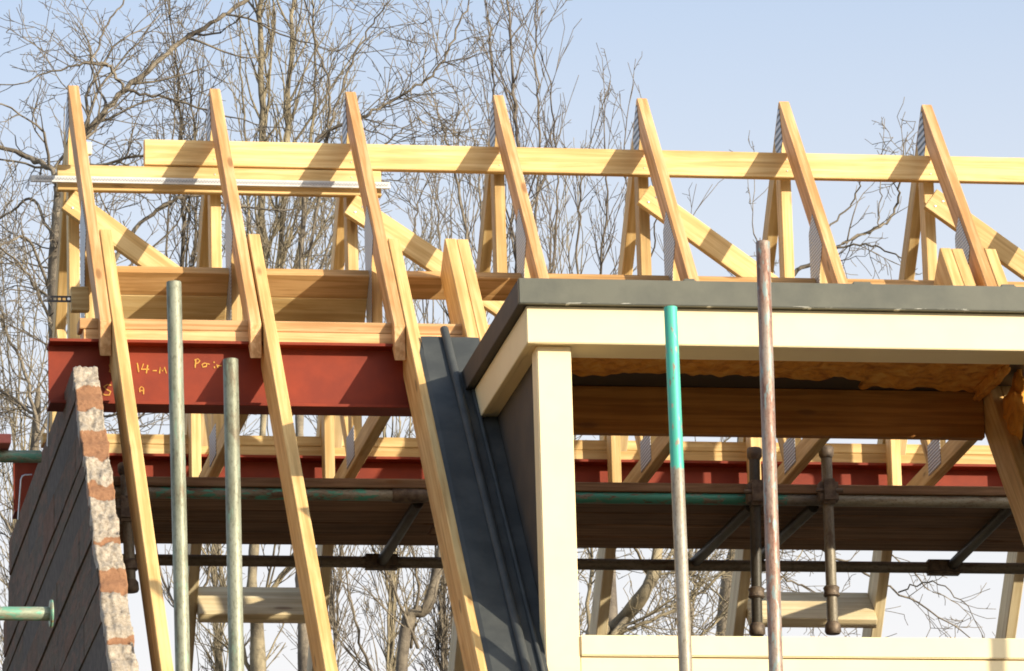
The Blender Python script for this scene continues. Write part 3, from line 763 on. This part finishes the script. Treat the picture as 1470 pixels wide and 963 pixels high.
def grow(tm, p, d, L, rad, lvl, S):
    r = tm.r; seg = max(3, int(L/S['seg'][min(lvl, 2)])); st = L/seg; P = [p.copy()]; Rr = [rad]
    r1 = max(S['rmin'], rad*.35); kids = []
    for i in range(seg):
        d = (d + V((r.gauss(0,1), r.gauss(0,1), r.gauss(0,1)))*S['wig'] + V((0,0,S['up'])) ).normalized()
        p = p + d*st; P.append(p.copy()); t_ = (i+1)/seg; Rr.append(rad+(r1-rad)*t_)
        if t_ > .12: kids.append((p.copy(), d.copy(), t_, Rr[-1]))
    tm.tube(P, Rr, 5 if rad > .012 else (4 if rad > .007 else 3))
    if lvl >= S['max'] or L < .10: 
        if lvl >= S['max']:
            for (q, dd, t_, rr) in kids:
                if r.random() < S['spur']:
                    e = rdir(r, dd, r.uniform(.6, 1.2)); l = r.uniform(.02, .06)
                    tm.tube([q, q+e*l], [rr*.8, S['rmin']*.8], 3)
        return
    for (q, dd, t_, rr) in kids:
        pr = S['br'][min(lvl, len(S['br'])-1)]
        n = int(pr) + (r.random() < pr-int(pr))
        for _ in range(n):
            a = r.uniform(*S['ang']); e = rdir(r, dd, a)
            ll = L*r.uniform(*S['len'])*(1.05-.55*t_)
            ll = min(ll, S['cap'])
            if ll > .07: grow(tm, q, e, ll, max(S['rmin'], min(rr*.62, .004+ll*.010)), lvl+1, S)
SPREAD = dict(seg=(.10,.07,.05), wig=.17, up=.02, rmin=.0022, max=3, spur=.7, br=(.9,.75,.6), ang=(.5,1.15), len=(.35,.72), cap=1.4)
UPR = dict(seg=(.10,.08,.06), wig=.085, up=.07, rmin=.0022, max=3, spur=.8, br=(.85,.6,.5), ang=(.28,.62), len=(.35,.70), cap=1.5)
FINE = dict(seg=(.08,.06,.05), wig=.17, up=.04, rmin=.0022, max=2, spur=.5, br=(.8,.6,.4), ang=(.4,1.0), len=(.3,.6), cap=.7)
def smooth_path(P, n=5):
    out = []
    for i in range(len(P)-1):
        p0, p1, p2, p3 = P[max(i-1,0)], P[i], P[i+1], P[min(i+2, len(P)-1)]
        for k in range(n):
            t = k/n; out.append(.5*((2*p1)+(p2-p0)*t+(2*p0-5*p1+4*p2-p3)*t*t+(3*p1-p0-3*p2+p3)*t**3))
    out.append(P[-1]); return out
def tree(name, label, Y, trunkpx, limbs, S, mat, seed, trunk_r=.09, auto=()):
    """limbs: list of (pixel polyline, r0, r1, density, child length, style)"""
    tm = TreeMesh(seed); tr = TreeMesh(seed+50); rr = tm.r
    x, y = trunkpx[0]; g0 = at(x, y, Y)
    pts = [V((g0.x+rr.uniform(-.3,.3), Y+rr.uniform(-.2,.2), -H-.1)), V((g0.x*.98+.05, Y, (-H+g0.z)/2))] + [at(a, b, Y+rr.uniform(-.15,.15)) for a, b in trunkpx]
    P = smooth_path(pts, 8); P.append(P[-1]+(P[-1]-P[-2]).normalized()*.06); n = len(P)
    tr.tube(P, [trunk_r*1.5*(1-i/n)**.8+.008 + (.0 if i else .05) if i < n-1 else .0015 for i in range(n)], 9)
    for (px, r0, r1, dens, cl, st) in limbs:
        yo = rr.uniform(-.5, .5)
        Q = smooth_path([at(a, b, Y+yo*i/max(1, len(px)-1)+rr.uniform(-.08,.08)) for i, (a, b) in enumerate(px)], 7); m = len(Q)
        Q = [q+V((rr.gauss(0,1), rr.gauss(0,1), rr.gauss(0,1)))*.006*(1 if 0 < i < m-1 else 0) for i, q in enumerate(Q)]
        r0 *= .85; r1 *= .8
        Rr = [r0+(r1-r0)*i/(m-1) for i in range(m)]
        tm.tube(Q, Rr, 7)
        tot = sum((Q[i+1]-Q[i]).length for i in range(m-1)); cnt = int(tot*dens*1.2)
        for _ in range(cnt):
            i = min(m-2, int(rr.random()*(m-1))); d = (Q[i+1]-Q[i]).normalized(); q = Q[i].lerp(Q[i+1], rr.random())
            t_ = i/m; e = rdir(rr, d, rr.uniform(*st['ang'])); l = cl*rr.uniform(.45, 1.1)*(1.1-.5*t_)
            grow(tm, q, e, l, max(st['rmin'], min(Rr[i]*.55, .004+l*.009)), 1, st)
        grow(tm, Q[-1], (Q[-1]-Q[-2]).normalized(), cl, r1, 1, st)
    base = V((P[0].x, P[0].y, -H))
    root = thing(name, label, 'tree', base, 'bare winter trees behind the roof')
    link('trunk', tr.mesh('trunk', base), mat, root, Matrix.Translation(base))
    link('crown', tm.mesh('crown', base), mat, root, Matrix.Translation(base))
    return len(tm.f)
tot = 0
tot += tree('bare_tree', 'bare spreading tree at left with a long limb slanting up to the right', 10, [(70,1010),(84,620),(80,420),(80,330),(84,262)],
    [([(84,262),(100,222),(128,185),(180,128),(262,60),(330,16),(392,-22)], .026, .014, 4.5, 1.0, SPREAD),
     ([(176,132),(160,98),(132,90),(100,97),(55,108)], .012, .006, 6, .7, SPREAD),
     ([(180,130),(240,142),(330,168)], .012, .006, 6, .7, SPREAD),
     ([(82,280),(70,240),(30,222),(-30,196)], .022, .015, 6, 1.0, SPREAD),
     ([(80,360),(50,288),(20,300),(-20,330)], .012, .007, 6, .8, SPREAD),
     ([(80,440),(40,345),(0,352)], .012, .007, 6, .7, SPREAD),
     ([(90,470),(150,395),(200,322),(262,282),(300,285)], .019, .010, 5, .9, SPREAD),
     ([(132,90),(150,40),(180,0),(185,-25)], .008, .005, 5, .6, SPREAD)], SPREAD, M['bark'], 1, .055)
tot += tree('bare_tree', 'tangled bare tree filling the left edge below the roof line', 8.5, [(30,1010),(40,800),(50,640),(55,560)],
    [([(55,620),(30,520),(-20,420)], .014, .008, 8, .9, SPREAD),
     ([(50,640),(90,540),(60,430),(20,370)], .014, .008, 8, .9, SPREAD),
     ([(55,600),(0,560),(-50,560)], .012, .008, 8, .9, SPREAD),
     ([(45,700),(10,650),(-30,640)], .012, .008, 8, .8, SPREAD),
     ([(40,760),(90,660),(150,600),(200,600)], .012, .007, 7, .8, SPREAD),
     ([(40,800),(-10,720)], .012, .007, 7, .8, SPREAD)], SPREAD, M['bark'], 2, .04)
tot += tree('bare_tree', 'slender upright bare tree showing between the two leftmost trusses', 12, [(270,1010),(268,800),(266,600),(264,420)],
    [([(264,430),(262,300),(258,180),(250,60)], .016, .007, 7, .8, UPR),
     ([(266,500),(280,350),(282,220),(270,120)], .012, .006, 7, .8, UPR),
     ([(266,520),(240,380),(246,250),(252,110)], .010, .006, 7, .7, UPR),
     ([(268,900),(300,820),(320,700),(330,560)], .012, .006, 7, .7, UPR),
     ([(268,900),(230,820),(215,700)], .012, .006, 6, .7, UPR)], UPR, M['bark'], 3, .022)
tot += tree('bare_tree', 'tall many stemmed upright bare tree between the second and third trusses', 11, [(372,1010),(366,880),(362,830),(376,640),(384,480)],
    [([(384,480),(378,330),(376,180),(374,20),(372,-60)], .030, .018, 7.5, .9, UPR),
     ([(384,480),(404,340),(412,200),(420,40),(424,-60)], .024, .014, 7.5, .9, UPR),
     ([(384,500),(360,380),(352,230),(345,90)], .012, .007, 7, .8, UPR),
     ([(384,500),(430,360),(440,240),(452,120),(448,0)], .014, .007, 7, .8, UPR),
     ([(372,700),(400,620),(440,520),(460,420)], .014, .007, 7, .8, UPR),
     ([(366,880),(420,800),(450,720)], .02, .008, 7, .8, UPR),
     ([(372,1010),(340,900),(310,820)], .02, .008, 7, .8, UPR)], UPR, M['bark_light'], 4, .034)
tot += tree('bare_tree', 'bare tree with curving limb rising to the right of the third truss', 9.5, [(440,1010),(432,800),(430,620),(430,480)],
    [([(430,420),(440,260),(453,205),(496,178),(524,166),(568,142),(615,111),(642,72),(672,8)], .017, .006, 6, .8, SPREAD),
     ([(430,440),(462,260),(470,190),(472,120),(453,60),(440,10)], .012, .006, 6, .7, SPREAD),
     ([(430,500),(480,330),(520,250),(560,200),(600,170)], .010, .005, 5, .7, SPREAD),
     ([(470,190),(500,100),(530,40),(560,0)], .009, .005, 6, .7, SPREAD),
     ([(430,560),(540,420),(590,340),(600,290)], .009, .005, 5, .6, SPREAD)], SPREAD, M['bark'], 5, .035)
tot += tree('bare_tree', 'narrow upright bare tree seen between third and fourth trusses', 13, [(575,1010),(618,860),(650,690),(668,500)],
    [([(668,520),(672,380),(660,280),(640,200),(628,160)], .014, .006, 6.5, .7, UPR),
     ([(668,540),(690,400),(690,280),(680,200)], .012, .006, 6.5, .7, UPR),
     ([(664,560),(640,420),(628,300)], .011, .006, 7, .7, UPR),
     ([(600,930),(562,840),(525,760)], .014, .007, 7, .8, UPR),
     ([(628,820),(662,760),(690,680)], .012, .007, 7, .7, UPR),
     ([(560,1010),(520,930),(500,850)], .014, .007, 7, .8, UPR),
     ([(590,930),(600,840),(590,780)], .012, .007, 7, .7, UPR)], UPR, M['bark'], 6, .035)
tot += tree('bare_tree', 'tallest upright bare tree behind the fourth truss, reaching the photo top', 11.5, [(745,1010),(742,700),(740,480)],
    [([(740,480),(742,330),(742,200),(735,90),(728,-20)], .018, .008, 7, .75, UPR),
     ([(742,500),(765,350),(775,210),(770,110),(768,20)], .012, .006, 6.5, .7, UPR),
     ([(742,500),(718,350),(712,220),(708,120),(700,20)], .012, .006, 6.5, .7, UPR),
     ([(742,520),(790,400),(800,290),(796,190),(788,110)], .010, .005, 6, .6, UPR)], UPR, M['bark_dark'], 7, .06)
tot += tree('bare_tree', 'lower upright bare tree behind the fifth truss, tips just above the ridge board', 12.5, [(880,1010),(870,700),(865,480)],
    [([(865,500),(862,400),(870,300),(868,215)], .012, .006, 7.5, .6, UPR),
     ([(865,520),(830,400),(832,300),(835,240)], .011, .006, 7.5, .6, UPR),
     ([(865,520),(895,400),(900,310),(896,230)], .011, .006, 7, .55, UPR),
     ([(865,520),(800,430),(790,330)], .010, .006, 7, .55, UPR),
     ([(872,480),(930,380),(940,300),(925,205)], .008, .0045, 3, .4, UPR),
     ([(872,500),(960,400),(985,330)], .008, .0045, 4, .4, UPR)], UPR, M['bark_dark'], 8, .05)
tot += tree('bare_tree', 'bare tree with leaning limbs low behind the dormer window opening', 9, [(850,1020),(880,912),(935,830),(955,700)],
    [([(880,912),(935,840),(965,790),(1000,700)], .020, .010, 8, .8, SPREAD),
     ([(850,1020),(845,900),(850,800)], .020, .010, 8, .8, SPREAD),
     ([(880,912),(960,880),(1030,830),(1080,760)], .014, .008, 8, .8, SPREAD),
     ([(900,990),(985,930),(1050,870)], .012, .008, 8, .8, SPREAD),
     ([(935,830),(900,770)], .012, .008, 8, .6, SPREAD)], SPREAD, M['bark_light'], 9, .055)
tot += tree('bare_tree', 'bare tree on the right whose branches show between the two rightmost trusses', 10.5, [(1040,1010),(1060,760),(1070,560),(1085,450)],
    [([(1085,450),(1120,405),(1165,378),(1210,350),(1262,325),(1288,295),(1290,255),(1294,232)], .018, .006, 4.2, .55, SPREAD),
     ([(1165,378),(1185,335),(1222,290),(1238,255)], .009, .005, 5, .4, SPREAD),
     ([(1200,356),(1250,352),(1295,372),(1310,380)], .008, .004, 5, .4, SPREAD),
     ([(1262,325),(1264,265),(1266,222)], .005, .003, 4, .22, UPR),
     ([(1085,450),(1090,380),(1080,320)], .009, .004, 4, .45, SPREAD),
     ([(1060,760),(1110,820),(1160,845),(1230,880)], .010, .005, 7, .6, SPREAD),
     ([(1060,740),(1200,800),(1290,850),(1380,905)], .011, .005, 5, .6, SPREAD),
     ([(1060,740),(1180,770),(1280,800),(1340,850)], .010, .005, 5, .5, SPREAD),
     ([(1290,850),(1340,835),(1390,870)], .006, .004, 4, .35, SPREAD)], SPREAD, M['bark'], 10, .045)
TWIG = dict(UPR, wig=.11, br=(.9,.6,.5), len=(.4,.75))
sap = [(318, 430, 5, 'thin upright bare tree behind the second truss, low against the red beam', 14),
       (478, 330, 6, 'thin upright bare tree rising directly behind the third truss', 15),
       (560, 400, 6, 'thin upright bare tree with its tips left of the trimmer rafters', 14),
       (640, 270, 7, 'thin upright bare tree between the trimmer rafters and the fourth truss', 15.5),
       (800, 300, 6, 'thin upright bare tree between the fourth and fifth trusses', 14.5),
       (985, 640, 5, 'low bushy bare tree behind the dormer opening, right of the turquoise pole', 13),
       (30, 330, 6, 'thin upright bare tree at the left photo edge behind the brick wall', 14)]
for j, (cx, top, ns, lab, yy) in enumerate(sap):
    rj = random.Random(200+j); ls = []
    for k in range(ns):
        bx = cx+rj.uniform(-12, 12); tx = cx+(k-(ns-1)/2)*15+rj.uniform(-8, 8); ty = top+rj.uniform(0, 130)
        ls.append(([(cx+rj.uniform(-4,4), 1000+rj.uniform(0,60)), (bx, 860), ((bx+tx)/2+rj.uniform(-14,14), (860+ty)/2), (tx, ty)], .012, .0045, 4.7, .60, TWIG))
    tot += tree('bare_tree', lab, yy, [(cx, 1120), (cx+3, 1030), (cx, 960)], ls, TWIG, M['bark' if j % 2 else 'bark_light'], 60+j, .04)
print('tree faces', tot)

# ------------------------------------------------------------------ ground
bm = bmesh.new(); n = 40; S_ = 600.
vs = [[bm.verts.new((-S_+2*S_*i/n, -S_+2*S_*j/n, 0)) for j in range(n+1)] for i in range(n+1)]
for i in range(n):
    for j in range(n): bm.faces.new((vs[i][j], vs[i+1][j], vs[i+1][j+1], vs[i][j+1]))
o = link('ground', bm_mesh('ground', bm), M['ground'], None, Matrix.Translation((0,0,-H))); tag(o, 'trodden earth building plot around the house', None, None, 'structure')

# everything was measured from the ridge: lift it so that the ground is at zero
for o in list(COL.objects):
    if o.parent is None: o.location.z += H
# ------------------------------------------------------------------ camera
cam = bpy.data.cameras.new('camera'); co = bpy.data.objects.new('camera', cam); COL.objects.link(co)
cam.sensor_width = 36; cam.lens = FPX/1470*36; cam.clip_start = .5; cam.clip_end = 3000
mw = Matrix((cr, cu, -cf)).transposed().to_4x4(); mw.translation = CP+V((0,0,H)); co.matrix_world = mw
scene.camera = co
# ------------------------------------------------------------------ light
sd = V((.94, -1, .37)).normalized()             # towards the sun
elev = math.asin(sd.z)
sun = bpy.data.lights.new('sun', 'SUN'); so = bpy.data.objects.new('sun', sun); COL.objects.link(so)
sun.energy = 3.3; sun.angle = R(.5); sun.color = (1, .90, .74)
so.rotation_euler = (-sd).to_track_quat('-Z', 'Y').to_euler(); so.location = (10, -10, 20)
w = bpy.data.worlds.new('World'); scene.world = w; w.use_nodes = True
nt = w.node_tree; bg = nt.nodes['Background']; sk = nt.nodes.new('ShaderNodeTexSky'); sk.sky_type = 'NISHITA'
sk.sun_disc = False; sk.sun_elevation = elev; sk.sun_rotation = math.atan2(sd.x, sd.y)
sk.air_density = 1.0; sk.dust_density = 4.0; sk.ozone_density = 3.0; sk.altitude = 0
tc = N(nt, 'ShaderNodeTexCoord'); sx = N(nt, 'ShaderNodeSeparateXYZ'); nt.links.new(tc.outputs['Generated'], sx.inputs[0])
hz = ramp(nt, [(0.0, (.97,)*3), (.205, (.95,)*3), (.275, (.60,)*3), (.315, (.36,)*3), (.60, (.10,)*3)]); nt.links.new(sx.outputs[2], hz.inputs[0])
hc = mix(nt, hz.outputs[0], sk.outputs[0], (3.30, 3.24, 3.22))     # thin winter haze whitening the low sky
nt.links.new(hc, bg.inputs[0]); bg.inputs[1].default_value = .15
scene.view_settings.view_transform = 'Standard'; scene.view_settings.look = 'None'
scene.view_settings.exposure = .98; scene.view_settings.gamma = 1
scene.cycles.filter_width = 1.8
scene.render.resolution_x = 1024; scene.render.resolution_y = 671
